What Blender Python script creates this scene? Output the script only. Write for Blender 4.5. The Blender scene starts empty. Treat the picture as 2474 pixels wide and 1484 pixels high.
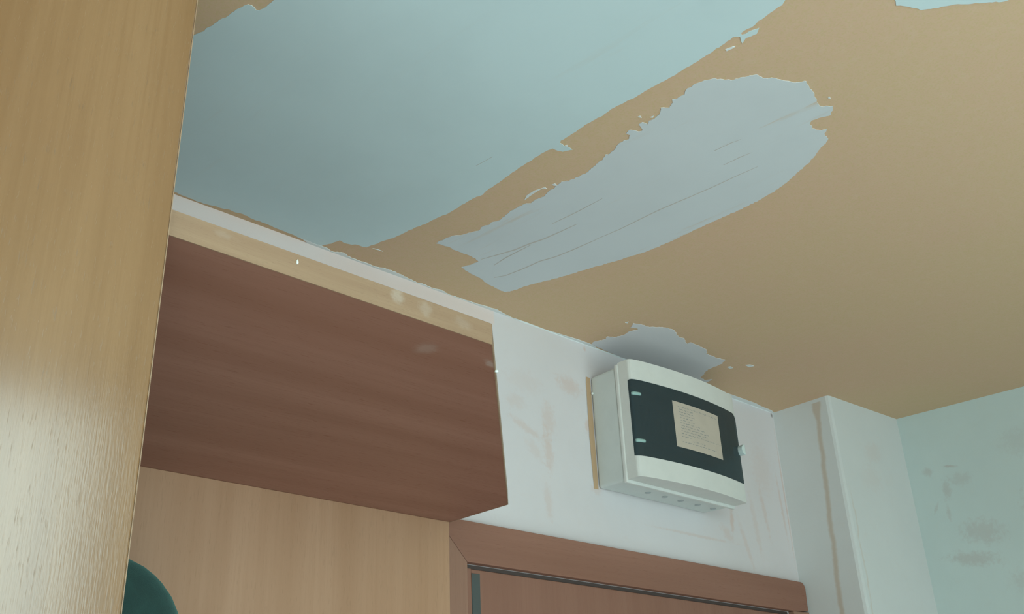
import bpy, bmesh, math, random
from mathutils import Vector, Matrix, noise as mn
from mathutils.geometry import tessellate_polygon
C = bpy.context.scene.collection
SC = bpy.context.scene

# ---------------------------------------------------------------- measured data (metres)
# x runs along the far wall, y into it (far wall at y = 0, room at y < 0), z up
PRIMER_MAIN = [(0.9072,-0.8714),(0.9125,-0.8611),(0.9147,-0.8573),(0.9137,-0.8527),(0.9151,-0.8453),(0.9158,-0.8353),(0.9165,-0.8221),(0.9196,-0.8139),(0.9184,-0.8049),(0.9185,-0.7949),(0.9226,-0.7933),(0.9282,-0.8154),(0.935,-0.8071),(0.9311,-0.7936),(0.9361,-0.7844),(0.9236,-0.7901),(0.917,-0.7834),(0.9194,-0.769),(0.9198,-0.7525),(0.9207,-0.7361),(0.9211,-0.7224),(0.9204,-0.702),(0.9201,-0.6815),(0.9188,-0.6643),(0.9174,-0.6503),(0.9172,-0.6361),(0.9167,-0.6189),(0.9145,-0.6013),(0.9128,-0.5938),(0.913,-0.5791),(0.9145,-0.5654),(0.9125,-0.5484),(0.9115,-0.5335),(0.9137,-0.5145),(0.9134,-0.4983),(0.9128,-0.4857),(0.9163,-0.4805),(0.9262,-0.4794),(0.9348,-0.4812),(0.9424,-0.4806),(0.9351,-0.4675),(0.9228,-0.4641),(0.9177,-0.4639),(0.9154,-0.4508),(0.9147,-0.4334),(0.9152,-0.4153),(0.9153,-0.4009),(0.9161,-0.381),(0.9185,-0.3591),(0.9201,-0.3329),(0.9209,-0.3149),(0.9242,-0.3034),(0.9203,-0.2922),(0.9195,-0.2722),(0.9193,-0.2442),(0.9191,-0.2239),(0.9155,-0.2073),(0.9126,-0.1843),(0.9097,-0.1663),(0.9064,-0.153),(0.9042,-0.137),(0.9002,-0.1085),(0.8937,-0.0885),(0.8898,-0.0705),(0.8848,-0.0514),(0.8766,-0.0484),(0.8638,-0.0472),(0.8603,-0.0424),(0.8479,-0.0396),(0.8358,-0.0425),(0.834,-0.0355),(0.8316,-0.0244),(0.8241,-0.0108),(0.822,-0.0053),(0.8103,-0.0068),(0.79,-0.0066),(0.7721,-0.0081),(0.7436,-0.0094),(0.7111,-0.012),(0.6901,-0.0116),(0.6701,-0.0152),(0.6586,-0.0122),(0.6467,-0.0138),(0.6355,-0.0094),(0.6229,-0.0087),(0.6066,-0.0047),(0.5842,-0.005),(0.5565,-0.0069),(0.4805,-0.0001),(0.3648,-0.254),(0.4025,-0.3326),(0.4091,-0.3462),(0.4123,-0.3568),(0.4154,-0.3634),(0.4147,-0.3697),(0.4163,-0.374),(0.4182,-0.3844),(0.4191,-0.3928),(0.4229,-0.4018),(0.4237,-0.4081),(0.4241,-0.4132),(0.4253,-0.4217),(0.429,-0.4342),(0.4312,-0.4389),(0.4359,-0.4402),(0.4436,-0.4367),(0.4465,-0.4383),(0.4487,-0.4458),(0.4494,-0.4538),(0.4501,-0.4636),(0.4532,-0.5116),(0.4428,-0.5932),(0.5723,-0.7823),(0.7996,-0.9379),(0.8977,-0.9084)]
PRIMER_LONG = [(0.9663,-0.1373),(0.9696,-0.164),(0.9737,-0.1764),(0.9826,-0.1874),(0.9887,-0.2015),(0.9944,-0.217),(0.9904,-0.2297),(0.994,-0.2379),(0.9931,-0.2511),(0.9979,-0.262),(0.9959,-0.2742),(0.9922,-0.2948),(0.9929,-0.3154),(0.9949,-0.3286),(1.001,-0.3337),(0.9982,-0.346),(1.0022,-0.3607),(0.9973,-0.3757),(0.9967,-0.3909),(0.9939,-0.4025),(0.9927,-0.4091),(0.9998,-0.4182),(1.0032,-0.4378),(1.0042,-0.4551),(0.9992,-0.4716),(0.9957,-0.4932),(0.9896,-0.5037),(0.9931,-0.5095),(0.9887,-0.524),(0.9829,-0.5356),(0.9829,-0.5451),(0.9861,-0.5519),(0.9796,-0.5598),(0.9724,-0.559),(0.9689,-0.5666),(0.9761,-0.5714),(0.983,-0.5733),(0.9851,-0.5777),(0.9779,-0.5822),(0.9691,-0.585),(0.9689,-0.5913),(0.9806,-0.5922),(0.9738,-0.5994),(0.9746,-0.6115),(0.973,-0.6203),(0.9626,-0.6301),(0.9723,-0.6384),(0.9662,-0.6491),(0.9602,-0.6525),(0.9638,-0.6568),(0.9637,-0.6711),(0.9577,-0.6778),(0.9561,-0.6917),(0.9597,-0.7028),(0.9657,-0.716),(0.9771,-0.7246),(0.9896,-0.7331),(0.9939,-0.7447),(1.0039,-0.7602),(1.017,-0.7612),(1.0273,-0.7712),(1.0422,-0.777),(1.0555,-0.7827),(1.0674,-0.7964),(1.0836,-0.7915),(1.1001,-0.7891),(1.1202,-0.7807),(1.1332,-0.7794),(1.1449,-0.7907),(1.1614,-0.7783),(1.1557,-0.7658),(1.1518,-0.7521),(1.1557,-0.7477),(1.1701,-0.7429),(1.184,-0.748),(1.1869,-0.7571),(1.1952,-0.7468),(1.2112,-0.744),(1.2188,-0.7354),(1.2227,-0.7247),(1.2344,-0.7091),(1.2455,-0.6894),(1.2534,-0.6692),(1.2662,-0.6387),(1.2742,-0.6106),(1.2775,-0.5842),(1.2794,-0.5542),(1.2754,-0.4676),(1.2743,-0.393),(1.2701,-0.3473),(1.2576,-0.2995),(1.2441,-0.258),(1.2343,-0.2253),(1.2203,-0.176),(1.2018,-0.1286),(1.1957,-0.1017),(1.1913,-0.0826),(1.1841,-0.0745),(1.1697,-0.0762),(1.1427,-0.0784),(1.1039,-0.0897),(1.0722,-0.0929),(1.0571,-0.099),(1.0645,-0.1152),(1.066,-0.1345),(1.0523,-0.139),(1.0348,-0.1403),(1.0095,-0.1388),(0.989,-0.141)]
PRIMER_CORNER = [(1.5003,-0.008),(1.4919,-0.018),(1.5004,-0.0467),(1.4935,-0.0575),(1.5104,-0.0655),(1.5144,-0.0849),(1.5094,-0.1049),(1.5198,-0.1184),(1.5111,-0.1246),(1.4965,-0.1182),(1.4833,-0.1361),(1.5036,-0.142),(1.5252,-0.1437),(1.5413,-0.1566),(1.5595,-0.1659),(1.5789,-0.1656),(1.6167,-0.15),(1.6285,-0.1539),(1.6574,-0.138),(1.6573,-0.1492),(1.691,-0.1477),(1.7174,-0.1456),(1.7363,-0.1315),(1.774,-0.1315),(1.7968,-0.1374),(1.811,-0.1181),(1.8115,-0.0938),(1.8154,-0.0748),(1.8328,-0.0501),(1.8393,-0.0357),(1.8615,-0.0333),(1.8712,-0.0475),(1.8812,-0.0186),(1.9111,0.0),(1.6422,0.0)]
PRIMER_FAR = [(1.0106,-0.9539),(1.0224,-0.9499),(1.0351,-0.9591),(1.0453,-0.9641),(1.0532,-0.9661),(1.0609,-0.9757),(1.0672,-0.987),(1.075,-0.9986),(1.0908,-1.0142),(1.1075,-1.0316),(1.1182,-1.0438),(1.1251,-1.063),(1.1234,-1.1054),(1.0038,-1.0776),(0.9798,-0.98)]
BEAD = [(0.7809,-0.0081),(0.8103,-0.0068),(0.8303,-0.0066),(0.8502,-0.0021),(0.8649,-0.0104),(0.8856,-0.0043),(0.9151,-0.0049),(0.9377,-0.0034),(0.955,-0.0094),(0.9757,-0.01),(0.9884,-0.008),(1.0067,-0.0062),(1.0351,-0.0017),(1.0465,-0.0045),(1.073,-0.0021),(1.0893,-0.0065),(1.11,-0.001),(1.1396,-0.0023),(1.1705,-0.0042),(1.2238,-0.0094),(1.2798,0.0),(1.2984,0.0),(1.4264,0.0),(1.1777,0.0),(0.8747,0.0),(0.8011,0.0)]
FLECKS = [[(1.2798,0.0),(1.3231,0.0),(1.3589,-0.0006),(1.3921,-0.0035),(1.4603,-0.0094),(1.4987,-0.0095),(1.53,0.0),(1.4147,0.0)],[(1.9364,-0.0102),(1.9962,-0.0143),(2.0486,-0.015),(2.0923,-0.0155),(2.1352,-0.0108),(2.1694,-0.0102),(2.2092,0.0),(2.0994,0.0),(1.9738,0.0)],[(1.8372,-0.1139),(1.8391,-0.1216),(1.852,-0.1192),(1.8501,-0.1115)],[(1.8593,-0.1467),(1.8663,-0.1553),(1.8802,-0.1569),(1.8774,-0.1454)],[(0.8949,-0.0541),(0.9147,-0.057),(0.9032,-0.0571)],[(1.4692,-0.1273),(1.4721,-0.1347),(1.4762,-0.1278)],[(0.9863,-0.3328),(0.9828,-0.3588),(0.9836,-0.3783),(0.9903,-0.3808),(0.9839,-0.3817),(0.9786,-0.3632),(0.9789,-0.346)],[(0.9872,-0.3938),(0.9881,-0.3992),(0.9954,-0.3976),(0.9914,-0.3942)],[(0.9546,-0.5957),(0.9546,-0.5995),(0.9601,-0.5979)],[(0.9687,-0.6065),(0.969,-0.6131),(0.9722,-0.6082)],[(0.9264,-0.4809),(0.9284,-0.484),(0.9317,-0.4799)],[(1.1226,-0.7962),(1.1218,-0.7992),(1.1274,-0.7978)],[(0.9295,-0.763),(0.9321,-0.7726),(0.9346,-0.7747),(0.9347,-0.7695),(0.9334,-0.7621)]]
STREAKS = [[(1.1685,-0.3208),(1.1742,-0.373),(1.1749,-0.4177),(1.1765,-0.4584),(1.1812,-0.4989),(1.187,-0.5518),(1.1894,-0.5973),(1.1927,-0.6331)],[(1.0643,-0.143),(1.0755,-0.1738),(1.0862,-0.2057),(1.092,-0.2408),(1.0983,-0.2647),(1.1024,-0.301),(1.1054,-0.3373)],[(1.097,-0.1418),(1.094,-0.1752),(1.0948,-0.2071),(1.096,-0.2367)],[(1.1296,-0.1063),(1.1404,-0.1257),(1.1465,-0.1639),(1.1496,-0.203),(1.1598,-0.2351),(1.1649,-0.2705),(1.1683,-0.3075),(1.1697,-0.3255)],[(1.0729,-0.3104),(1.0758,-0.3457),(1.0771,-0.3723),(1.078,-0.4175)],[(0.8622,-0.3576),(0.8649,-0.3914)],[(1.1064,-0.6151),(1.1086,-0.6434),(1.1124,-0.659)],[(1.1486,-0.6018),(1.1504,-0.6324),(1.1532,-0.649)]]
CAM_R = (0.72585, -0.686785, -0.038322)
CAM_U = (-0.272088, -0.337841, 0.901017)
CAM_B = (-0.631752, -0.643576, -0.432087)
FOCAL_PX = 2449.008

CEIL = 2.549

# ---------------------------------------------------------------- camera
cam = bpy.data.cameras.new('camera'); co = bpy.data.objects.new('camera', cam); C.objects.link(co)
cam.sensor_width = 36.0
cam.lens = 36.0 * FOCAL_PX / 2474.0
cam.clip_start = 0.02
M = Matrix.Identity(4)
for i in range(3):
    M[i][0] = CAM_R[i]; M[i][1] = CAM_U[i]; M[i][2] = CAM_B[i]
M[0][3], M[1][3], M[2][3] = 0.0, -1.30, 1.70
co.matrix_world = M
SC.camera = co

# ---------------------------------------------------------------- light and exposure
SC.view_settings.view_transform = 'Standard'
SC.view_settings.look = 'None'
SC.view_settings.gamma = 1.0
SC.view_settings.exposure = -0.05
SC.view_settings.use_curve_mapping = False
w = bpy.data.worlds.new('sky'); SC.world = w; w.use_nodes = True
w.node_tree.nodes['Background'].inputs[0].default_value = (0.62, 0.85, 0.92, 1)
w.node_tree.nodes['Background'].inputs[1].default_value = 1.0
WX0, WX1, WZ0, WZ1, WY = -0.75, 0.83, 0.06, 2.50, -2.05     # the window behind the camera
al = bpy.data.lights.new('daylight', 'AREA'); al.shape = 'RECTANGLE'
SKY0 = 1.90                                                # open sky shows above this height
al.size = WX1 - WX0; al.size_y = WZ1 - SKY0
al.energy = 15.0; al.color = (0.74, 1.0, 1.0)
lo = bpy.data.objects.new('daylight', al); C.objects.link(lo)
lo.location = ((WX0 + WX1) / 2, WY - 0.06, (SKY0 + WZ1) / 2)
lo.rotation_euler = (math.radians(90), 0, 0)
VX0, VX1, VZ0, VZ1 = 1.15, 2.05, 0.85, 2.30                 # a smaller unseen window, added to brighten the ceiling and right side
a2 = bpy.data.lights.new('daylight', 'AREA'); a2.shape = 'RECTANGLE'  # extra lamp shining through the added window
a2.size = VX1 - VX0; a2.size_y = VZ1 - VZ0; a2.energy = 5.0; a2.color = (0.74, 1.0, 1.0)
l2 = bpy.data.objects.new('daylight', a2); C.objects.link(l2)
l2.location = ((VX0 + VX1) / 2, WY - 0.06, (VZ0 + VZ1) / 2); l2.rotation_euler = (math.radians(90), 0, 0)

sn = bpy.data.lights.new('sun', 'SUN'); sn.energy = 11.0; sn.angle = math.radians(1.0); sn.color = (0.86, 1.0, 1.0)
so = bpy.data.objects.new('sun', sn); C.objects.link(so)
so.rotation_euler = Vector((-0.05, 0.50, -1.0)).to_track_quat('-Z', 'Y').to_euler()     # a patch of sun on the floor behind the camera

# ---------------------------------------------------------------- materials
def mat(name):
    m = bpy.data.materials.new(name); m.use_nodes = True
    nt = m.node_tree; b = nt.nodes['Principled BSDF']
    return m, nt, b
def N(nt, t, **kw):
    n = nt.nodes.new(t)
    for k, v in kw.items(): setattr(n, k, v)
    return n
def L(nt, a, b): nt.links.new(a, b)
def math_n(nt, op, a, b=None, clamp=False):
    n = N(nt, 'ShaderNodeMath', operation=op); n.use_clamp = clamp
    for i, v in enumerate((a, b)):
        if v is None: continue
        if isinstance(v, (int, float)): n.inputs[i].default_value = v
        else: L(nt, v, n.inputs[i])
    return n.outputs[0]
def mixc(nt, fac, a, b, blend='MIX'):
    n = N(nt, 'ShaderNodeMix', data_type='RGBA', blend_type=blend)
    for s, v in ((n.inputs[0], fac), (n.inputs[6], a), (n.inputs[7], b)):
        if isinstance(v, (int, float)): s.default_value = v
        elif isinstance(v, tuple): s.default_value = v + (1,) if len(v) == 3 else v
        else: L(nt, v, s)
    return n.outputs[2]
def noise_n(nt, vec, scale, detail=4, rough=0.55, out='Fac'):
    n = N(nt, 'ShaderNodeTexNoise'); n.inputs['Scale'].default_value = scale
    n.inputs['Detail'].default_value = detail; n.inputs['Roughness'].default_value = rough
    L(nt, vec, n.inputs['Vector']); return n.outputs[out]
def coords(nt): return N(nt, 'ShaderNodeTexCoord').outputs['Object']
def mapping(nt, vec, loc=(0,0,0), rot=(0,0,0), scale=(1,1,1)):
    n = N(nt, 'ShaderNodeMapping', vector_type='POINT')
    n.inputs['Location'].default_value = loc; n.inputs['Rotation'].default_value = rot; n.inputs['Scale'].default_value = scale
    L(nt, vec, n.inputs['Vector']); return n.outputs[0]
def ramp(nt, fac, lo, hi):
    n = N(nt, 'ShaderNodeMapRange', interpolation_type='SMOOTHSTEP')
    n.inputs['From Min'].default_value = lo; n.inputs['From Max'].default_value = hi
    L(nt, fac, n.inputs['Value']); return n.outputs[0]
def bump(nt, bsdf, h, strength, dist):
    n = N(nt, 'ShaderNodeBump'); n.inputs['Strength'].default_value = strength; n.inputs['Distance'].default_value = dist
    L(nt, h, n.inputs['Height']); L(nt, n.outputs[0], bsdf.inputs['Normal'])

def blob(nt, vec, c, r, ang=0.0, plane='xz', soft=0.25, nscale=90):
    """a soft scuff mark: an ellipse at c with half sizes r, broken up by noise"""
    ax = {'xz': (0, 2), 'yz': (1, 2), 'xy': (0, 1)}[plane]
    s = N(nt, 'ShaderNodeSeparateXYZ'); L(nt, vec, s.inputs[0])
    u = math_n(nt, 'SUBTRACT', s.outputs[ax[0]], c[0]); v = math_n(nt, 'SUBTRACT', s.outputs[ax[1]], c[1])
    ca, sa = math.cos(ang), math.sin(ang)
    a = math_n(nt, 'ADD', math_n(nt, 'MULTIPLY', u, ca / r[0]), math_n(nt, 'MULTIPLY', v, sa / r[0]))
    b = math_n(nt, 'ADD', math_n(nt, 'MULTIPLY', u, -sa / r[1]), math_n(nt, 'MULTIPLY', v, ca / r[1]))
    d = math_n(nt, 'SQRT', math_n(nt, 'ADD', math_n(nt, 'MULTIPLY', a, a), math_n(nt, 'MULTIPLY', b, b)))
    n = noise_n(nt, vec, nscale, 5, 0.65)
    d = math_n(nt, 'ADD', d, math_n(nt, 'MULTIPLY', math_n(nt, 'SUBTRACT', n, 0.5), 2.2))
    return ramp(nt, d, 1.15, soft)
def add_blobs(nt, vec, col, blobs, tint):
    for b in blobs:
        f = blob(nt, vec, b[0], b[1], math.radians(b[2]), b[4], nscale=b[5] if len(b) > 5 else 90)
        col = mixc(nt, math_n(nt, 'MULTIPLY', f, b[3]), col, b[6] if len(b) > 6 else tint)
    return col

def wall_paint(name, col, blobs=(), tint=(0.62, 0.43, 0.36), rough=0.75, extra=None):
    m, nt, b = mat(name); v = coords(nt)
    n1 = noise_n(nt, v, 3.5, 4, 0.6); n2 = noise_n(nt, v, 45, 4, 0.6)
    c = mixc(nt, ramp(nt, n1, 0.35, 0.7), col, tuple(x * 0.955 for x in col))
    c = mixc(nt, math_n(nt, 'MULTIPLY', ramp(nt, n2, 0.5, 0.75), 0.25), c, tuple(x * y for x, y in zip(col, (0.98, 0.93, 0.9))))
    if extra: c = extra(nt, v, c)
    c = add_blobs(nt, v, c, blobs, tint)
    L(nt, c, b.inputs['Base Color']); b.inputs['Roughness'].default_value = rough
    bump(nt, b, noise_n(nt, v, 120, 5, 0.6), 0.12, 0.002)
    return m

def wood(name, light, dark, axis='z', rough=0.35, scale=1.0, pore=0.25, contrast=1.0, blobs=(), spec=0.5, seed=0.0, coat=0.0):
    m, nt, b = mat(name); v0 = coords(nt)
    v = mapping(nt, v0, loc=(seed, seed * 1.7, seed * 0.6))
    st = {'x': (0.045, 1, 1), 'y': (1, 0.045, 1), 'z': (1, 1, 0.045)}[axis]
    st2 = {'x': (0.02, 1, 1), 'y': (1, 0.02, 1), 'z': (1, 1, 0.02)}[axis]
    g1 = noise_n(nt, mapping(nt, v, scale=st), 22 * scale, 5, 0.6)
    g2 = noise_n(nt, mapping(nt, v, scale=st2), 170 * scale, 4, 0.7)
    st3 = {'x': (0.08, 1, 1), 'y': (1, 0.08, 1), 'z': (1, 1, 0.08)}[axis]
    g3 = noise_n(nt, mapping(nt, v, scale=st3), 800 * scale, 2, 0.5)
    c = mixc(nt, ramp(nt, g1, 0.5 - 0.25 / contrast, 0.5 + 0.25 / contrast), light, dark)
    c = mixc(nt, math_n(nt, 'MULTIPLY', ramp(nt, g2, 0.42, 0.68), 0.45 * contrast), c, dark)
    p = ramp(nt, g3, 0.60, 0.72)
    c = mixc(nt, math_n(nt, 'MULTIPLY', p, pore), c, tuple(x * 0.45 for x in dark))
    big = noise_n(nt, v, 2.2, 3, 0.5)
    c = mixc(nt, math_n(nt, 'MULTIPLY', ramp(nt, big, 0.4, 0.7), 0.2), c, tuple(x * 1.18 for x in light))
    c = add_blobs(nt, v0, c, blobs, (0.70, 0.68, 0.62))
    L(nt, c, b.inputs['Base Color'])
    r = math_n(nt, 'ADD', math_n(nt, 'MULTIPLY', p, 0.25), rough)
    L(nt, r, b.inputs['Roughness'])
    b.inputs['Specular IOR Level'].default_value = spec
    if coat:
        b.inputs['Coat Weight'].default_value = coat; b.inputs['Coat Roughness'].default_value = rough
    bump(nt, b, g3, 0.10, 0.0006)
    return m

def plastic(name, col, rough=0.4, var=0.04, spec=0.5):
    m, nt, b = mat(name); v = coords(nt)
    n = noise_n(nt, v, 30, 4, 0.6)
    L(nt, mixc(nt, ramp(nt, n, 0.35, 0.7), col, tuple(x * (1 - var) for x in col)), b.inputs['Base Color'])
    b.inputs['Roughness'].default_value = rough; b.inputs['Specular IOR Level'].default_value = spec
    bump(nt, b, noise_n(nt, v, 500, 2, 0.5), 0.03, 0.0005)
    return m

WHITE = (0.67, 0.62, 0.62)
def w_extra(nt, v, c):
    # the stretch of wall to the left of the fuse box was left in older, warmer white
    s = N(nt, 'ShaderNodeSeparateXYZ'); L(nt, v, s.inputs[0])
    return mixc(nt, math_n(nt, 'MULTIPLY', ramp(nt, s.outputs[0], 1.229, 1.223), ramp(nt, s.outputs[2], 2.515, 2.525)), c, (0.72, 0.59, 0.55))
STW = [((1.429,2.441),(0.045,0.022),-8,0.42,'xz'), ((1.362,2.355),(0.022,0.045),0,0.34,'xz'), ((1.358,2.29),(0.016,0.05),4,0.42,'xz'),
       ((1.30,2.325),(0.055,0.010),-20,0.34,'xz'), ((1.275,2.373),(0.03,0.018),0,0.22,'xz'), ((1.32,2.285),(0.03,0.016),-40,0.22,'xz'),
       ((1.35,2.19),(0.014,0.045),6,0.28,'xz'), ((1.945,2.235),(0.009,0.035),-8,0.55,'xz'), ((1.92,2.205),(0.03,0.015),-35,0.3,'xz'),
       ((2.085,2.28),(0.010,0.07),8,0.34,'xz'), ((2.04,2.24),(0.012,0.09),6,0.25,'xz'), ((1.99,2.19),(0.010,0.07),20,0.3,'xz'),
       ((2.165,2.30),(0.006,0.10),3,0.4,'xz'), ((1.80,2.185),(0.17,0.004),0,0.35,'xz'), ((1.477,2.365),(0.010,0.02),0,0.45,'xz'),
       ((1.30,2.42),(0.06,0.03),0,0.14,'xz'), ((1.49,2.235),(0.02,0.012),0,0.3,'xz'), ((2.10,2.38),(0.05,0.08),0,0.18,'xz'),
       ((2.186,2.33),(0.004,0.19),0,0.55,'xz'), ((2.185,2.541),(0.006,0.007),0,0.9,'xz',90,(0.20,0.17,0.15)), ((1.485,2.538),(0.004,0.007),0,0.6,'xz')]
STR = [((-0.282,2.397),(0.020,0.004),14,0.45,'yz'), ((-0.227,2.394),(0.014,0.012),0,0.30,'yz'), ((-0.262,2.34),(0.012,0.03),0,0.30,'yz'),
       ((-0.255,2.285),(0.006,0.025),0,0.25,'yz'), ((-0.325,2.225),(0.06,0.035),12,0.30,'yz'), ((-0.29,2.165),(0.07,0.020),10,0.34,'yz'),
       ((-0.228,2.30),(0.018,0.004),-60,0.25,'yz'), ((-0.40,2.10),(0.05,0.03),0,0.2,'yz'), ((-0.30,2.36),(0.03,0.02),0,0.2,'yz'),
       ((-0.46,2.42),(0.06,0.04),0,0.15,'yz'), ((-0.45,2.26),(0.03,0.06),0,0.22,'yz')]
def col_extra(nt, v, c):
    # an uneven crack running down the side of the boxed-in corner, and one beside its outer edge
    s = N(nt, 'ShaderNodeSeparateXYZ'); L(nt, v, s.inputs[0])
    wob = noise_n(nt, mapping(nt, v, scale=(0, 0, 1)), 14, 4, 0.6)
    wid = noise_n(nt, v, 60, 4, 0.6)
    zz = s.outputs[2]
    cy = math_n(nt, 'ADD', -0.126, math_n(nt, 'MULTIPLY', math_n(nt, 'SUBTRACT', 2.549, zz), 0.060))
    cy = math_n(nt, 'ADD', cy, math_n(nt, 'MULTIPLY', math_n(nt, 'SUBTRACT', wob, 0.5), 0.016))
    d = math_n(nt, 'ABSOLUTE', math_n(nt, 'SUBTRACT', s.outputs[1], cy))
    flare = math_n(nt, 'MULTIPLY', ramp(nt, zz, 2.49, 2.535), 0.006)
    d = math_n(nt, 'SUBTRACT', d, math_n(nt, 'ADD', flare, math_n(nt, 'MULTIPLY', wid, 0.005)))
    f = math_n(nt, 'MULTIPLY', ramp(nt, d, 0.0075, -0.0010), math_n(nt, 'LESS_THAN', zz, 2.540))
    onside = math_n(nt, 'LESS_THAN', s.outputs[0], 2.1965)
    c = mixc(nt, math_n(nt, 'MULTIPLY', math_n(nt, 'MULTIPLY', f, onside), 0.55), c, (0.48, 0.33, 0.20))
    cx = math_n(nt, 'ADD', 2.212, math_n(nt, 'MULTIPLY', math_n(nt, 'SUBTRACT', wob, 0.5), 0.03))
    d2 = math_n(nt, 'ABSOLUTE', math_n(nt, 'SUBTRACT', s.outputs[0], cx))
    g = math_n(nt, 'MULTIPLY', ramp(nt, d2, 0.005, 0.001), ramp(nt, zz, 2.34, 2.26))
    onfront = math_n(nt, 'LESS_THAN', s.outputs[1], -0.158)
    return mixc(nt, math_n(nt, 'MULTIPLY', math_n(nt, 'MULTIPLY', g, onfront), math_n(nt, 'MULTIPLY', wid, 0.5)), c, (0.55, 0.38, 0.26))
MW = wall_paint('white_wall_paint', WHITE, STW, extra=w_extra)
MWR = wall_paint('right_wall_paint', (0.56, 0.645, 0.625), STR, tint=(0.42, 0.33, 0.30))
MWC = wall_paint('boxed_corner_paint', (0.66, 0.665, 0.65), [((2.35,2.43),(0.05,0.03),20,0.16,'xz'), ((2.32,2.36),(0.05,0.04),0,0.12,'xz')], extra=col_extra)
MWP = wall_paint('plain_white_paint', (0.76, 0.77, 0.77))

def ochre_mat():
    m, nt, b = mat('ochre_ceiling_paint'); v = coords(nt)
    n1 = noise_n(nt, v, 2.0, 4, 0.55); n2 = noise_n(nt, v, 60, 5, 0.65); n3 = noise_n(nt, v, 320, 2, 0.5)
    a = (0.615, 0.395, 0.26)
    c = mixc(nt, ramp(nt, n1, 0.3, 0.7), a, (0.60, 0.41, 0.25))
    c = mixc(nt, math_n(nt, 'MULTIPLY', ramp(nt, n2, 0.45, 0.75), 0.30), c, (0.63, 0.46, 0.32))
    c = mixc(nt, math_n(nt, 'MULTIPLY', ramp(nt, n3, 0.45, 0.7), 0.34), c, (0.52, 0.40, 0.17))
    L(nt, c, b.inputs['Base Color']); b.inputs['Roughness'].default_value = 0.85
    bump(nt, b, n2, 0.15, 0.002)
    return m
def primer_mat(name, ang, col=(0.60, 0.61, 0.61), streak=0.22):
    """trowelled filler: streaks drawn out along the strokes"""
    m, nt, b = mat(name); v = coords(nt)
    r = mapping(nt, v, rot=(0, 0, -ang), scale=(1, 1, 1))
    s1 = noise_n(nt, mapping(nt, r, scale=(0.08, 1, 1)), 60, 5, 0.6)
    s2 = noise_n(nt, mapping(nt, r, scale=(0.15, 1, 1)), 14, 4, 0.5)
    n3 = noise_n(nt, v, 4, 4, 0.6)
    f = math_n(nt, 'MULTIPLY', ramp(nt, s1, 0.56, 0.74), math_n(nt, 'MULTIPLY', ramp(nt, s2, 0.42, 0.7), streak))
    c = mixc(nt, ramp(nt, n3, 0.35, 0.7), col, tuple(x * 0.95 for x in col))
    c = mixc(nt, f, c, (0.56, 0.38, 0.24))
    L(nt, c, b.inputs['Base Color']); b.inputs['Roughness'].default_value = 0.8
    bump(nt, b, s1, 0.2, 0.001)
    return m
M_OCHRE = ochre_mat()
M_PRIM = primer_mat('white_primer_wide', -1.4935, col=(0.56, 0.655, 0.66), streak=0.10)
M_PRIM2 = primer_mat('white_primer_strokes', -1.4935, col=(0.59, 0.605, 0.61), streak=0.9)
M_PRIM3 = primer_mat('grey_primer', 0.2, (0.64, 0.615, 0.62), 0.1)
M_BEAD = primer_mat('white_filler_bead', 0.0, (0.70, 0.71, 0.70), 0.05)
M_STRK = plastic('thin_trowel_streak', (0.50, 0.44, 0.40), 0.85)
M_WARD = wood('wardrobe_laminate', (0.265, 0.150, 0.070), (0.195, 0.100, 0.040), 'z', 0.17, 1.0, 0.28, 1.0, seed=3.1, spec=0.7, coat=0.55)
M_BACK = wood('back_panel_laminate', (0.48, 0.275, 0.165), (0.40, 0.215, 0.118), 'z', 0.45, 1.0, 0.15, 0.9, seed=1.3)
M_SHELF = wood('shelf_laminate', (0.345, 0.165, 0.118), (0.265, 0.115, 0.075), 'x', 0.5, 0.8, 0.12, 0.9, seed=5.0, spec=0.3,
               blobs=[((-0.085,-0.541),(0.013,0.018),0,0.11,'xy',60), ((-0.098,-0.590),(0.030,0.004),0,0.24,'xy',60), ((-0.008,-0.549),(0.014,0.006),30,0.22,'xy',60)])
M_EDGE = wood('shelf_edge_band', (0.35, 0.235, 0.145), (0.27, 0.165, 0.10), 'x', 0.45, 2.4, 0.25, 1.1, seed=2.0,
              blobs=[((-0.159,2.124),(0.009,0.009),60,0.20,'xz',120), ((-0.126,2.122),(0.010,0.009),0,0.12,'xz',120), ((-0.079,2.120),(0.012,0.007),0,0.08,'xz',120), ((-0.34,2.124),(0.012,0.004),0,0.08,'xz',120)])
M_CASE = wood('door_casing_laminate', (0.31, 0.150, 0.105), (0.245, 0.112, 0.074), 'x', 0.5, 0.9, 0.12, 0.8, seed=7.0, spec=0.35)
M_CASEV = wood('door_casing_upright', (0.33, 0.18, 0.125), (0.265, 0.135, 0.09), 'z', 0.5, 0.9, 0.12, 0.8, seed=8.0, spec=0.35)
M_LEAF = wood('door_leaf_laminate', (0.29, 0.142, 0.098), (0.235, 0.108, 0.072), 'z', 0.5, 0.8, 0.12, 0.9, seed=9.0, spec=0.35)
M_DARKG = plastic('dark_grey_seal', (0.075, 0.085, 0.080), 0.5)
M_GAPSHADE = plastic('brown_gap_shade', (0.075, 0.05, 0.042), 0.7)  # dark tone painted for the shade below the top casing
M_BOX = plastic('off_white_box_plastic', (0.62, 0.64, 0.61), 0.38)
M_BOXF = plastic('off_white_cover_plastic', (0.68, 0.67, 0.63), 0.35)
M_KNOCK = plastic('grey_knockout', (0.46, 0.48, 0.48), 0.6)
M_HINGE = plastic('pale_green_hinge', (0.30, 0.46, 0.43), 0.3)
M_LATCH = plastic('clear_grey_latch', (0.62, 0.70, 0.68), 0.2)
M_INNER = plastic('dark_inner_panel', (0.02, 0.022, 0.025), 0.5)
M_BRK = plastic('grey_breaker', (0.13, 0.16, 0.19), 0.4)
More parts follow.
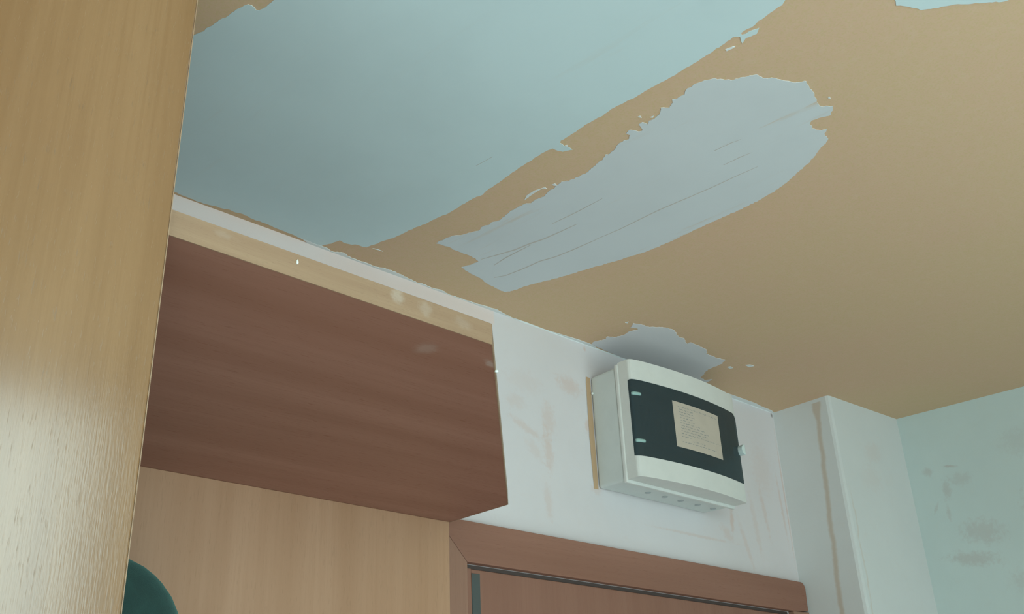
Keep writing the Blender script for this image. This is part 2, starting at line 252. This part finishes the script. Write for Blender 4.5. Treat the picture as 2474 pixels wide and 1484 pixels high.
M_PAPER = plastic('cream_paper', (0.52, 0.44, 0.36), 0.7, 0.06)
M_INK = plastic('faded_ink', (0.27, 0.27, 0.26), 0.8)
M_SPECK = plastic('white_paint_drop', (0.80, 0.84, 0.80), 0.4)
M_FLOOR = wood('floor_boards', (0.46, 0.47, 0.47), (0.42, 0.43, 0.43), 'y', 0.5, 0.6, 0.2, 1.0, seed=4.0)
M_FRAME = plastic('white_window_frame', (0.7, 0.7, 0.7), 0.4)

def smoked():
    m, nt, b = mat('smoked_lid'); out = [n for n in nt.nodes if n.type == 'OUTPUT_MATERIAL'][0]
    v = coords(nt); n = noise_n(nt, v, 9, 3, 0.5)
    t = N(nt, 'ShaderNodeBsdfTransparent')
    L(nt, mixc(nt, ramp(nt, n, 0.3, 0.7), (0.30, 0.37, 0.38), (0.22, 0.31, 0.30)), t.inputs[0])
    b.inputs['Base Color'].default_value = (0.066, 0.099, 0.110, 1); b.inputs['Roughness'].default_value = 0.16
    mx = N(nt, 'ShaderNodeMixShader'); mx.inputs[0].default_value = 0.5
    L(nt, t.outputs[0], mx.inputs[1]); L(nt, b.outputs[0], mx.inputs[2]); L(nt, mx.outputs[0], out.inputs[0])
    return m
M_LID = smoked()
def cloth():
    m, nt, b = mat('dark_green_cloth'); v = coords(nt)
    n1 = noise_n(nt, v, 25, 5, 0.65); n2 = noise_n(nt, v, 700, 2, 0.5)
    c = mixc(nt, ramp(nt, n1, 0.35, 0.7), (0.007, 0.026, 0.023), (0.014, 0.05, 0.042))
    c = mixc(nt, math_n(nt, 'MULTIPLY', n2, 0.35), c, (0.03, 0.07, 0.06))
    L(nt, c, b.inputs['Base Color']); b.inputs['Roughness'].default_value = 0.95
    b.inputs['Sheen Weight'].default_value = 0.5; b.inputs['Sheen Tint'].default_value = (0.2, 0.5, 0.45, 1)
    bump(nt, b, n2, 0.4, 0.001)
    return m
M_CLOTH = cloth()

# ---------------------------------------------------------------- building helpers
def obj(name, bm, m, parent=None, loc=(0, 0, 0), smooth=False, bev=0.0, seg=2):
    """link bm (vertices in room coordinates) as one mesh object with its origin at the parent's, or at loc"""
    o_ = parent['_o'] if parent is not None else loc
    bm.normal_update()
    me = bpy.data.meshes.new(name)
    bmesh.ops.translate(bm, verts=bm.verts, vec=-Vector(o_))
    if smooth:
        for f_ in bm.faces: f_.smooth = True
    bm.to_mesh(me); bm.free()
    for mm in (m if isinstance(m, (list, tuple)) else [m]): me.materials.append(mm)
    o = bpy.data.objects.new(name, me); C.objects.link(o)
    if parent is not None: o.parent = parent
    else: o.location = loc
    o['_o'] = tuple(o_)
    if bev:
        b = o.modifiers.new('bevel', 'BEVEL'); b.width = bev; b.segments = seg; b.limit_method = 'ANGLE'; b.angle_limit = math.radians(40)
    return o
def thing(name, label, cat, loc, group=None):
    o = bpy.data.objects.new(name, None); C.objects.link(o); o.location = loc; o.empty_display_size = 0.1
    o['label'] = label; o['category'] = cat; o['_o'] = tuple(loc)
    if group: o['group'] = group
    return o
def struct(o, label=None):
    o['kind'] = 'structure'
    if label: o['label'] = label; 
    return o
def box(bm, x0, x1, y0, y1, z0, z1):
    vs = [bm.verts.new((x, y, z)) for x in (x0, x1) for y in (y0, y1) for z in (z0, z1)]
    for f_ in ((0,1,3,2),(4,6,7,5),(0,4,5,1),(2,3,7,6),(0,2,6,4),(1,5,7,3)): bm.faces.new([vs[i] for i in f_])
    return vs
def prism(bm, pts, z0, z1):
    """vertical prism over an xy outline"""
    a = [bm.verts.new((x, y, z0)) for x, y in pts]; b = [bm.verts.new((x, y, z1)) for x, y in pts]
    n = len(pts)
    bm.faces.new(list(reversed(a))); bm.faces.new(b)
    for i in range(n): bm.faces.new((a[i], a[(i+1) % n], b[(i+1) % n], b[i]))
    bmesh.ops.recalc_face_normals(bm, faces=bm.faces)
def B(*a):
    bm = bmesh.new(); box(bm, *a); return bm
def rough_line(pts, step, amp, seed, closed=True):
    """add small random steps along a traced outline so that it breaks up like a trowelled edge"""
    rnd = random.Random(seed); out = []
    n = len(pts)
    for i in range(n if closed else n - 1):
        p, q = Vector(pts[i]), Vector(pts[(i+1) % n]); d = q - p
        if d.length < 1e-6: continue
        nn = Vector((-d.y, d.x)).normalized(); k = max(1, int(d.length / step))
        if p.y > -0.001 and q.y > -0.001: k = 1
        for j in range(k):
            t = j / k
            a = 0 if (j == 0 or k == 1) else amp * (rnd.random() - 0.5) * 2
            if j == 0: a = amp * 0.3 * (rnd.random() - 0.5)
            r = p + d * t + nn * a
            out.append((r.x, min(r.y, 0.0)))
    return out
def sheet(pts, z0, z1):
    """thin layer of paint or filler with the outline pts, from z0 down to z1"""
    bm = bmesh.new()
    vs = [bm.verts.new((x, y, z1)) for x, y in pts]
    for tri in tessellate_polygon([[Vector((x, y, 0)) for x, y in pts]]):
        try: bm.faces.new([vs[i] for i in tri])
        except ValueError: pass
    bmesh.ops.recalc_face_normals(bm, faces=bm.faces)
    for f_ in list(bm.faces):
        if f_.normal.z > 0: f_.normal_flip()
    up = [bm.verts.new((x, y, z0)) for x, y in pts]
    n = len(pts)
    for i in range(n): bm.faces.new((vs[(i+1) % n], vs[i], up[i], up[(i+1) % n]))
    return bm
def ribbon(pts, w, z0, z1):
    L_, R_ = [], []
    n = len(pts)
    for i, p in enumerate(pts):
        p = Vector(p); a = Vector(pts[max(0, i-1)]); b = Vector(pts[min(n-1, i+1)])
        d = (b - a).normalized(); nn = Vector((-d.y, d.x))
        t = i / (n - 1); ww = w * (0.15 + 0.85 * math.sin(math.pi * min(1, 0.1 + 0.85 * t)))
        L_.append(tuple(p + nn * ww)); R_.append(tuple(p - nn * ww))
    return sheet(L_ + R_[::-1], z0, z1)

# ---------------------------------------------------------------- the room
XL = -0.95
YF = WY
RW = lambda y: 2.503 + (-0.177 - y) * 0.084       # the right wall stands a little out of square
struct(obj('floor', B(XL, 2.75, YF, 0.0, -0.1, 0.0), M_FLOOR))
struct(obj('added_bounce_slab', B(-5.0, 6.0, -9.0, YF - 0.101, -0.1, -0.001), plastic('pale_bounce_slab', (0.72, 0.78, 0.78), 0.9)))  # unseen slab added outside to bounce sunlight up onto the ceiling
ceil = struct(obj('ceiling', B(XL - 0.1, 2.80, YF - 0.1, 0.10, CEIL, CEIL + 0.12), M_OCHRE))
# far wall, with the door opening
DX0, DX1, DZ = 1.1315, 2.123, 2.051
bm = bmesh.new()
box(bm, XL, DX0, 0, 0.10, 0, CEIL); box(bm, DX0, DX1, 0, 0.10, DZ, CEIL); box(bm, DX1, 2.80, 0, 0.10, 0, CEIL)
wb = struct(obj('wall_back', bm, MW))
bm = bmesh.new()
prism(bm, [(RW(-0.0), 0), (RW(YF), YF), (2.80, YF), (2.80, 0)], 0, CEIL)
struct(obj('wall_right', bm, MWR))
bm = bmesh.new()
prism(bm, [(2.192, 0.0), (2.189, -0.152), (2.1915, -0.158), (2.199, -0.1605), (2.5035, -0.177), (2.5035, 0.0)], 0, CEIL)
struct(obj('wall_corner', bm, MWC))
struct(obj('wall_left', B(XL - 0.1, XL, YF, 0.10, 0, CEIL), MWP))
bm = bmesh.new()
box(bm, XL - 0.1, WX0, YF - 0.1, YF, 0, CEIL); box(bm, WX1, VX0, YF - 0.1, YF, 0, CEIL); box(bm, VX1, 2.80, YF - 0.1, YF, 0, CEIL)
box(bm, VX0, VX1, YF - 0.1, YF, 0, VZ0); box(bm, VX0, VX1, YF - 0.1, YF, VZ1, CEIL)
box(bm, WX0, WX1, YF - 0.1, YF, 0, WZ0); box(bm, WX0, WX1, YF - 0.1, YF, WZ1, CEIL)
struct(obj('wall_front', bm, MWP))
bm = bmesh.new()
for a in ((WX0, WX0 + .03, WZ0, WZ1), (WX1 - .03, WX1, WZ0, WZ1)): box(bm, a[0], a[1], YF - .05, YF - .01, a[2], a[3])
for a in ((WX0 + .03, WX1 - .03, WZ0, WZ0 + .04), (WX0 + .03, WX1 - .03, WZ1 - .03, WZ1)): box(bm, a[0], a[1], YF - .05, YF - .01, a[2], a[3])
wi = struct(obj('window_1', bm, M_FRAME))
bm = bmesh.new()
for a in ((VX0, VX0 + .03, VZ0, VZ1), (VX1 - .03, VX1, VZ0, VZ1)): box(bm, a[0], a[1], YF - .05, YF - .01, a[2], a[3])
for a in ((VX0 + .03, VX1 - .03, VZ0, VZ0 + .04), (VX0 + .03, VX1 - .03, VZ1 - .03, VZ1)): box(bm, a[0], a[1], YF - .05, YF - .01, a[2], a[3])
struct(obj('added_window', bm, M_FRAME))  # frame of the added window, never in view

# paint and filler on the ceiling
e0 = CEIL + 0.0002
def patch(name, pts, m, depth, step, amp, seed, label=None):
    o = obj(name, sheet(rough_line(pts, step, amp, seed), e0, CEIL - depth), m, ceil)
    if label: o['label'] = label
    return o
patch('primer_patch', PRIMER_MAIN, M_PRIM, 0.0006, 0.004, 0.0009, 1, 'large smooth white primer patch')
patch('primer_patch', PRIMER_LONG, M_PRIM2, 0.0006, 0.003, 0.0012, 2, 'long white primer patch with trowel streaks')
patch('primer_patch', PRIMER_CORNER, M_PRIM3, 0.0006, 0.003, 0.0016, 3, 'small grey white primer patch above the fuse box')
patch('primer_patch', PRIMER_FAR, M_PRIM, 0.0006, 0.004, 0.0010, 4)
patch('filler_bead', BEAD, M_BEAD, 0.0010, 0.003, 0.0010, 5, 'white filler line along the wall')
for i, fk in enumerate(FLECKS):
    patch('primer_fleck', fk, M_BEAD, 0.0008, 0.002, 0.0004, 20 + i)
for i, st_ in enumerate(STREAKS):
    wd = [0.0010, 0.0016, 0.0012, 0.0013, 0.0008, 0.0006, 0.0007, 0.0007][i]
    obj('trowel_streak', ribbon(st_, wd, e0, CEIL - 0.0009), M_STRK, ceil)
# unpainted strip of wall beside the fuse box and filler bead in the joint right of the shelf
rnd = random.Random(5)
bm = bmesh.new(); prev = None
for i in range(41):
    z = 2.236 + 0.238 * i / 40
    xa = 1.4815 + 0.0012 * mn.noise(Vector((0, 0, z * 60))) - 0.002 * math.sin(i / 40 * math.pi)
    a, b = bm.verts.new((xa, -0.0006, z)), bm.verts.new((1.4945, -0.0006, z))
    if prev: bm.faces.new((prev[0], prev[1], b, a))
    prev = (a, b)
o = obj('unpainted_strip', bm, plastic('ochre_old_paint', (0.52, 0.34, 0.20), 0.8), wb); o['label'] = 'ochre strip of old paint beside the box'
bm = bmesh.new()
ring = []
for i in range(60):
    x = 1.28 + 0.90 * i / 59
    r = 0.0009 + 0.0008 * mn.noise(Vector((x * 40, 0, 0)))
    ring.append([bm.verts.new((x, -r * k[0], CEIL - r * k[1])) for k in ((0, 2.2), (1.2, 1.2), (2.2, 0))])
for i in range(59):
    for k in range(2): bm.faces.new((ring[i][k], ring[i+1][k], ring[i+1][k+1], ring[i][k+1]))
obj('filler_bead', bm, M_BEAD, wb, smooth=True)

# ---------------------------------------------------------------- the door under the fuse box
OX0, OX1, OZ = 1.062, 2.1885, 2.1205
CY = -0.015
door = struct(obj('door_1', B(1.1530, DX1 - 0.0005, 0.0, 0.04, 0.008, 2.0440), M_LEAF, bev=0.0015))
def slab(bm, outline, y0, y1):
    a = [bm.verts.new((x, y0, z)) for x, z in outline]; b = [bm.verts.new((x, y1, z)) for x, z in outline]
    n = len(outline); bm.faces.new(a); bm.faces.new(b[::-1])
    for i in range(n): bm.faces.new((a[(i+1) % n], a[i], b[i], b[(i+1) % n]))
    bmesh.ops.recalc_face_normals(bm, faces=bm.faces)
bm = bmesh.new()
arc = [(OX1 - 0.016 + 0.016 * math.sin(t), OZ - 0.016 + 0.016 * math.cos(t)) for t in [math.pi / 2 * k / 6 for k in range(7)]]
g_ = 0.0004
slab(bm, [(OX0 + g_, OZ), (DX0 + g_, DZ), (DX1 - g_, DZ), (OX1 - 0.003, OZ - 0.0655)] + arc[::-1], CY, 0.0)
obj('door_casing', bm, M_CASE, door, bev=0.0008)['label'] = 'reddish brown top casing'
bm = bmesh.new(); slab(bm, [(OX0, 0), (DX0, 0), (DX0, DZ - g_ * 1.5), (OX0, OZ - g_ * 1.5)], CY, 0.0)
obj('door_casing', bm, M_CASEV, door, bev=0.0008)
bm = bmesh.new(); slab(bm, [(DX1, 0), (OX1, 0), (OX1, OZ - 0.068), (DX1, DZ - g_ * 1.5)], CY, 0.0)
obj('door_casing', bm, M_CASEV, door, bev=0.0008)
bm = bmesh.new(); box(bm, DX0, 1.1525, 0.0, 0.10, 0, 2.0442); box(bm, DX0, DX1, 0.009, 0.10, 2.0445, DZ)
obj('door_frame', bm, M_LEAF, door)
obj('groove_strip', B(1.1530, 1.1715, -0.0015, 0.0, 0.0, 2.0370), M_DARKG, door, bev=0.0005)['label'] = 'dark grey upright strip'
obj('gap_shade_strip', B(DX0, DX1, 0.003, 0.009, 2.0446, DZ), M_GAPSHADE, door)['label'] = 'dark strip for the shadow gap under the top casing'  # dark strip stands in for the shadow line below the casing
bm = bmesh.new()
bmesh.ops.create_cone(bm, cap_ends=True, segments=24, radius1=0.024, radius2=0.024, depth=0.008, matrix=Matrix.Translation((2.06, -0.004, 1.02)) @ Matrix.Rotation(math.pi/2, 4, 'X'))
bmesh.ops.create_cone(bm, cap_ends=True, segments=16, radius1=0.009, radius2=0.009, depth=0.045, matrix=Matrix.Translation((2.06, -0.026, 1.02)) @ Matrix.Rotation(math.pi/2, 4, 'X'))
box(bm, 1.94, 2.068, -0.056, -0.042, 1.012, 1.030)
obj('door_handle', bm, M_KNOCK, door, bev=0.002)

# ---------------------------------------------------------------- wardrobe on the left
wd = thing('wardrobe', 'tall light wood wardrobe with glossy vertical grain doors at the left edge', 'wardrobe', (-0.3, -0.31, 0.0))
SX = 0.2835
bm = bmesh.new()
box(bm, -0.93, -0.912, -0.620, -0.002, 0, 2.50); box(bm, 0.2635, 0.2815, -0.620, -0.002, 0, 2.50)
box(bm, -0.912, 0.2635, -0.620, -0.002, 2.482, 2.50); box(bm, -0.912, 0.2635, -0.620, -0.002, 0.0, 0.08)
box(bm, -0.912, 0.2635, -0.012, -0.002, 0.08, 2.482)
obj('carcass', bm, M_WARD, wd)
for (xa, xb) in ((-0.93, -0.327), (-0.324, SX)):
    d = obj('door', B(xa, xb, -0.640, -0.6205, 0.085, 2.497), M_WARD, wd, bev=0.0012, seg=2)
    hx = xb - 0.05 if xa < -0.5 else xa + 0.05
    bm = bmesh.new(); box(bm, hx - .006, hx + .006, -0.665, -0.655, 0.98, 1.14)
    box(bm, hx - .005, hx + .005, -0.655, -0.640, 0.99, 1.00); box(bm, hx - .005, hx + .005, -0.655, -0.640, 1.12, 1.13)
    obj('handle', bm, M_KNOCK, d, bev=0.001)
obj('edge_band', B(SX, SX + 0.0008, -0.6395, -0.621, 0.087, 2.495), M_EDGE, wd)['label'] = 'pale edge band'

# ---------------------------------------------------------------- coat rack: back panel and cut-corner top shelf
cr = thing('coat_rack', 'wooden hallway coat rack with a deep cut-corner top shelf and vertical grain back panel', 'coat rack', (0.68, -0.03, 0.0))
ZS = 2.1075; ZT = 2.1305
obj('back_panel', B(0.290, 1.0785, -0.032, -0.0165, 0.10, ZS), M_BACK, cr, bev=0.0008)
SO = [(0.290, -0.0165), (1.0800, -0.0165), (1.0820, -0.1690), (0.6400, -0.6160), (0.290, -0.6175)]
bm = bmesh.new(); prism(bm, SO, ZS, ZT)
sh = obj('top_shelf', bm, M_SHELF, cr); sh['label'] = 'dark reddish wood shelf underside'
bm = bmesh.new()
for p, q in ((SO[4], SO[3]), (SO[3], SO[2]), (SO[2], SO[1])):
    p, q = Vector(p), Vector(q); d = (q - p).normalized(); nn = Vector((d.y, -d.x)) * 0.0012
    prism(bm, [tuple(p), tuple(q), tuple(q + nn), tuple(p + nn)], ZS - 0.0002, ZT + 0.0001)
obj('edge_band', bm, M_EDGE, sh)['label'] = 'light wood front edge'
def drip(name, c, r, parent, seed):
    bm = bmesh.new(); bmesh.ops.create_icosphere(bm, subdivisions=2, radius=1.0)
    for v in bm.verts:
        k = 1 + 0.35 * mn.noise(v.co * 1.5 + Vector((seed, 0, 0)))
        v.co = Vector((v.co.x * r[0] * k, v.co.y * r[1] * k, v.co.z * r[2] * k)) + Vector(c)
    o = obj(name, bm, M_SPECK, parent, smooth=True); return o

# ---------------------------------------------------------------- fuse box
fb = thing('fuse_box', 'off-white wall-mounted fuse box with smoked lid and paper card, above the door', 'fuse box', (1.67, 0.0, 2.236))
bs = bmesh.new(); box(bs, 1.4945, 1.8450, -0.070, 0.0, 2.2375, 2.476)
for v in bs.verts:
    if v.co.y > -0.01:      # the moulding tapers a little towards the wall
        v.co.x += 0.0005 if v.co.x < 1.6 else -0.003; v.co.z += 0.001 if v.co.z < 2.3 else -0.001
body = obj('body', bs, M_BOX, fb, bev=0.006, seg=4)
obj('rim', B(1.4915, 1.8490, -0.0775, -0.069, 2.2330, 2.4800), M_BOXF, fb, bev=0.0025, seg=3)
PROF = [(1.4945, 0.1010), (1.4952, 0.1035), (1.4975, 0.1066), (1.5025, 0.1092), (1.511, 0.1114), (1.522, 0.1136), (1.540, 0.1160), (1.560, 0.1184),
        (1.585, 0.1208), (1.610, 0.1228), (1.640, 0.1243), (1.672, 0.1250), (1.705, 0.1246), (1.735, 0.1232), (1.765, 0.1208), (1.790, 0.1180),
        (1.812, 0.1150), (1.830, 0.1120), (1.8405, 0.1100), (1.8475, 0.1083)]
def prof(x):
    for (a, b), (c, d) in zip(PROF, PROF[1:]):
        if x <= c: return b + (d - b) * max(0, (x - a)) / (c - a)
    return PROF[-1][1]
XA, XB = PROF[0][0], PROF[-1][0]
LZ0, LZ1 = 2.2810, 2.4390
def lidlim(x):
    """lower and upper edge of the lid at x, with rounded ends"""
    r1, r0 = 0.016, 0.0015
    hi, lo = LZ1, LZ0
    if x > XB - r1: hi -= r1 - math.sqrt(max(0, r1 * r1 - (x - XB + r1) ** 2))
    if x < XA + r0: hi -= r0 - math.sqrt(max(0, r0 * r0 - (XA + r0 - x) ** 2)); lo += 0.5 * (r0 - math.sqrt(max(0, r0 * r0 - (XA + r0 - x) ** 2)))
    return lo, hi
xs = sorted(set([p[0] for p in PROF] + [XA + 0.353 * i / 60 for i in range(61)] + [XB - 0.016 * (1 - math.cos(math.pi / 2 * k / 10)) for k in range(11)]))
xs = [x for i, x in enumerate(xs) if i == 0 or x - xs[i-1] > 1e-5]
def band(zlo, zhi, yin=None, yb=0.077):
    """front band of the cover between two heights (functions of x), back to depth yb"""
    bm = bmesh.new(); cols = []
    for x in xs:
        y = prof(x) if yin is None else prof(x) - yin
        a, b = zlo(x), zhi(x)
        cols.append([bm.verts.new((x, -y, a)), bm.verts.new((x, -y, b)), bm.verts.new((x, -yb, b)), bm.verts.new((x, -yb, a))])
    for c, d in zip(cols, cols[1:]):
        for k in range(4): bm.faces.new((c[k], d[k], d[(k+1) % 4], c[(k+1) % 4]))
    bm.faces.new(cols[0]); bm.faces.new(cols[-1][::-1])
    bmesh.ops.recalc_face_normals(bm, faces=bm.faces)
    return bm
CZ0, CZ1 = 2.2390, 2.4830
bm = band(lambda x: lidlim(x)[1] + 0.0006, lambda x: CZ1)
b2 = band(lambda x: CZ0, lambda x: lidlim(x)[0] - 0.0006)
tmp = bpy.data.meshes.new('t'); b2.to_mesh(tmp); b2.free(); bm.from_mesh(tmp); bpy.data.meshes.remove(tmp)
# side cheeks and floor of the recess behind the lid
box(bm, XA + 0.0002, XA + 0.003, -0.099, -0.077, LZ0 - 0.014, LZ1 + 0.014)
box(bm, XB - 0.003, XB, -0.1055, -0.077, LZ0 - 0.004, LZ1 - 0.012)
cover = obj('cover', bm, M_BOXF, fb, bev=0.0022, seg=3)
obj('inner_panel', B(XA + 0.0035, XB - 0.0035, -0.082, -0.0776, LZ0, LZ1), M_INNER, fb)
bm = bmesh.new(); box(bm, 1.5440, XB - 0.010, -0.090, -0.082, 2.400, LZ1 - 0.012); box(bm, 1.5440, XB - 0.010, -0.090, -0.082, LZ0 + 0.010, 2.320)
box(bm, 1.8000, XB - 0.010, -0.090, -0.082, 2.320, 2.400)
obj('inner_frame', bm, M_BRK, fb, bev=0.001)
obj('inner_frame', B(XA + 0.006, 1.5300, -0.096, -0.082, LZ0 + 0.006, LZ1 - 0.010), M_BRK, fb, bev=0.002)
br0 = None
for i in range(12):
    x = 1.545 + i * 0.0205
    bm = B(x, x + 0.0175, -0.0925, -0.082, 2.325, 2.395); box(bm, x + 0.0045, x + 0.013, -0.098, -0.0925, 2.352, 2.368)
    obj('breaker', bm, M_BRK, fb, bev=0.0006)
# smoked lid: a curved shell two millimetres thick
def shell(z_of, yo, yi):
    bm = bmesh.new(); rows = []
    for x in xs:
        lo, hi = z_of(x); y = prof(x)
        rows.append([bm.verts.new((x, -(y + yo), lo)), bm.verts.new((x, -(y + yo), (lo + hi) / 2)), bm.verts.new((x, -(y + yo), hi)),
                     bm.verts.new((x, -(y - yi), hi)), bm.verts.new((x, -(y - yi), (lo + hi) / 2)), bm.verts.new((x, -(y - yi), lo))])
    for c, d in zip(rows, rows[1:]):
        for k in range(6): bm.faces.new((c[k], d[k], d[(k+1) % 6], c[(k+1) % 6]))
    bm.faces.new(rows[0]); bm.faces.new(rows[-1][::-1])
    bmesh.ops.recalc_face_normals(bm, faces=bm.faces)
    return bm
lid = obj('lid', shell(lidlim, 0.0006, 0.0015), M_LID, fb, smooth=True); lid['label'] = 'dark smoked transparent lid'
sm = lid.modifiers.new('edge', 'EDGE_SPLIT'); sm.split_angle = math.radians(35)
for zc in (2.4090, 2.3110):
    bm = bmesh.new(); hs = []
    for k in range(9):
        x = 1.4955 + 0.020 * k / 8; r = 0.0036 * (1 if k not in (0, 8) else 0.75); y = prof(x) + 0.0008
        ringv = []
        for j in range(10):
            t = 2 * math.pi * j / 10
            ringv.append(bm.verts.new((x - 0.0006 * math.cos(t), -(y + 0.0014 * math.cos(t)), zc + r * math.sin(t))))
        hs.append(ringv)
    for c, d in zip(hs, hs[1:]):
        for j in range(10): bm.faces.new((c[j], d[j], d[(j+1) % 10], c[(j+1) % 10]))
    bm.faces.new(hs[0]); bm.faces.new(hs[-1][::-1]); bmesh.ops.recalc_face_normals(bm, faces=bm.faces)
    obj('hinge', bm, M_HINGE, lid, smooth=True)['label'] = 'pale green hinge'
# latch at the right end of the lid
bm = bmesh.new(); outl = []
for k in range(13):
    t = -math.pi / 2 + math.pi * k / 12
    outl.append((1.8480 - 0.0105 * math.cos(t) * 1.0, 2.3550 + 0.0115 * math.sin(t)))
outl += [(1.8500, 2.3665), (1.8500, 2.3435)]
slab(bm, outl, -0.1225, -0.1078)
obj('latch', bm, M_LATCH, lid, bev=0.0012)['label'] = 'pale plastic latch'
# paper card following the curve of the lid
def curved(x0, x1, z0, z1, off, n=14):
    bm = bmesh.new(); r_ = []
    for i in range(n + 1):
        x = x0 + (x1 - x0) * i / n; y = prof(x) + off
        r_.append((bm.verts.new((x, -y, z0)), bm.verts.new((x, -y, z1))))
    for a, b in zip(r_, r_[1:]): bm.faces.new((a[0], b[0], b[1], a[1]))
    return bm
PX0, PX1, PZ0, PZ1 = 1.6030, 1.7600, 2.3150, 2.4130
card = obj('paper_card', curved(PX0, PX1, PZ0, PZ1, 0.0011), M_PAPER, lid, smooth=True); card['label'] = 'cream card with faint rows of handwriting'
rnd = random.Random(11); bm = bmesh.new()
ends = [(0.10, 0.95), (0.12, 0.42), (0.12, 0.40), (0.12, 0.44), (0.12, 0.38), (0.12, 0.42), (0.12, 0.55), (0.12, 0.62), (0.12, 0.70), (0.12, 0.66), (0.12, 0.98), (0.12, 0.30), (0.34, 0.60), (0.12, 0.85)]
for i, (a, b) in enumerate(ends):
    z = PZ1 - 0.0095 - i * 0.0058; t = a
    while t < b:
        wl = rnd.uniform(0.025, 0.085); t2 = min(b, t + wl)
        x0, x1 = PX0 + t * (PX1 - PX0), PX0 + t2 * (PX1 - PX0); h = rnd.uniform(0.0008, 0.0013)
        k = max(3, int((x1 - x0) / 0.0012)); pv = None
        for j in range(k + 1):
            x = x0 + (x1 - x0) * j / k; y = prof(x) + 0.0013; dz = 0.0006 * math.sin(x * 4200 + i) + 0.0003 * rnd.uniform(-1, 1)
            hh = h * (0.4 + 0.4 * rnd.random())
            q_ = (bm.verts.new((x, -y, z + dz - hh)), bm.verts.new((x, -y, z + dz + hh)))
            if pv: bm.faces.new((pv[0], q_[0], q_[1], pv[1]))
            pv = q_
        t = t2 + rnd.uniform(0.012, 0.03)
wr = obj('handwriting', bm, M_INK, card); wr.parent = lid
wr['label'] = 'faint grey handwriting'
for i, x in enumerate((1.600, 1.654, 1.707, 1.765, 1.820)):
    bm = bmesh.new()
    bmesh.ops.create_cone(bm, cap_ends=True, segments=28, radius1=0.0065, radius2=0.0065, depth=0.0008, matrix=Matrix.Translation((x, -0.040, 2.2373)))
    bmesh.ops.create_cone(bm, cap_ends=True, segments=20, radius1=0.0035, radius2=0.0035, depth=0.0016, matrix=Matrix.Translation((x, -0.040, 2.2371)))
    obj('knockout', bm, M_KNOCK if i != 9 else M_BOX, body)
drip('paint_drip', (1.4940, -0.004, 2.4385), (0.0022, 0.003, 0.0030), fb, 3)
drip('paint_drip', (0.4100, -0.6190, 2.1225), (0.0011, 0.0010, 0.0024), sh, 1)
drip('paint_drip', (0.6930, -0.5660, 2.1080), (0.0022, 0.0022, 0.0018), sh, 2)

# ---------------------------------------------------------------- garment hanging below the shelf
ga = thing('hanging_jacket', 'dark green cloth jacket hanging below the shelf, rounded shoulder showing', 'jacket', (0.42, -0.11, 1.05))
def loft(sections, seg=48, folds=0.0, seed=0.0):
    bm = bmesh.new(); rows = []
    for (cx, cy, z, rx, ry) in sections:
        row = []
        for j in range(seg):
            t = 2 * math.pi * j / seg
            k = 1 + folds * (min(1.0, (1.96 - z) * 6)) * math.sin(t * 7 + 3 * mn.noise(Vector((z * 3, seed, 0))))
            k += 0.03 * mn.noise(Vector((math.cos(t) * 2, math.sin(t) * 2, z * 9 + seed)))
            row.append(bm.verts.new((cx + rx * k * math.cos(t), cy + ry * k * math.sin(t), z)))
        rows.append(row)
    for a, b in zip(rows, rows[1:]):
        for j in range(seg): bm.faces.new((a[j], a[(j+1) % seg], b[(j+1) % seg], b[j]))
    bm.faces.new(rows[0][::-1]); bm.faces.new(rows[-1]); bmesh.ops.recalc_face_normals(bm, faces=bm.faces)
    return bm
secs = []
KEY = [(1.9640, 0.010), (1.9630, 0.035), (1.9600, 0.055), (1.9550, 0.070), (1.9480, 0.086), (1.9400, 0.098), (1.9320, 0.107), (1.9180, 0.119), (1.9014, 0.128), (1.88, 0.134), (1.84, 0.137), (1.75, 0.138), (1.6, 0.138), (1.35, 0.138), (1.05, 0.138)]
for z, r in KEY: secs.append((0.437, -0.130, z, r * (0.96 if z < 1.8 else 1), min(0.090, 0.012 + r * 0.6)))
bm = loft(secs[::-1], 56, 0.02, 1.0)
jk = obj('jacket_body', bm, M_CLOTH, ga, smooth=True)
bm = loft([(0.60 - 0.02, -0.135, 1.30, 0.040, 0.042), (0.60 - 0.03, -0.135, 1.5, 0.046, 0.048), (0.56, -0.13, 1.7, 0.050, 0.055), (0.535, -0.128, 1.80, 0.050, 0.056), (0.515, -0.126, 1.86, 0.040, 0.05)], 32, 0.03, 4.0)
obj('sleeve', bm, M_CLOTH, ga, smooth=True)

for o in bpy.data.objects:
    if '_o' in o: del o['_o']
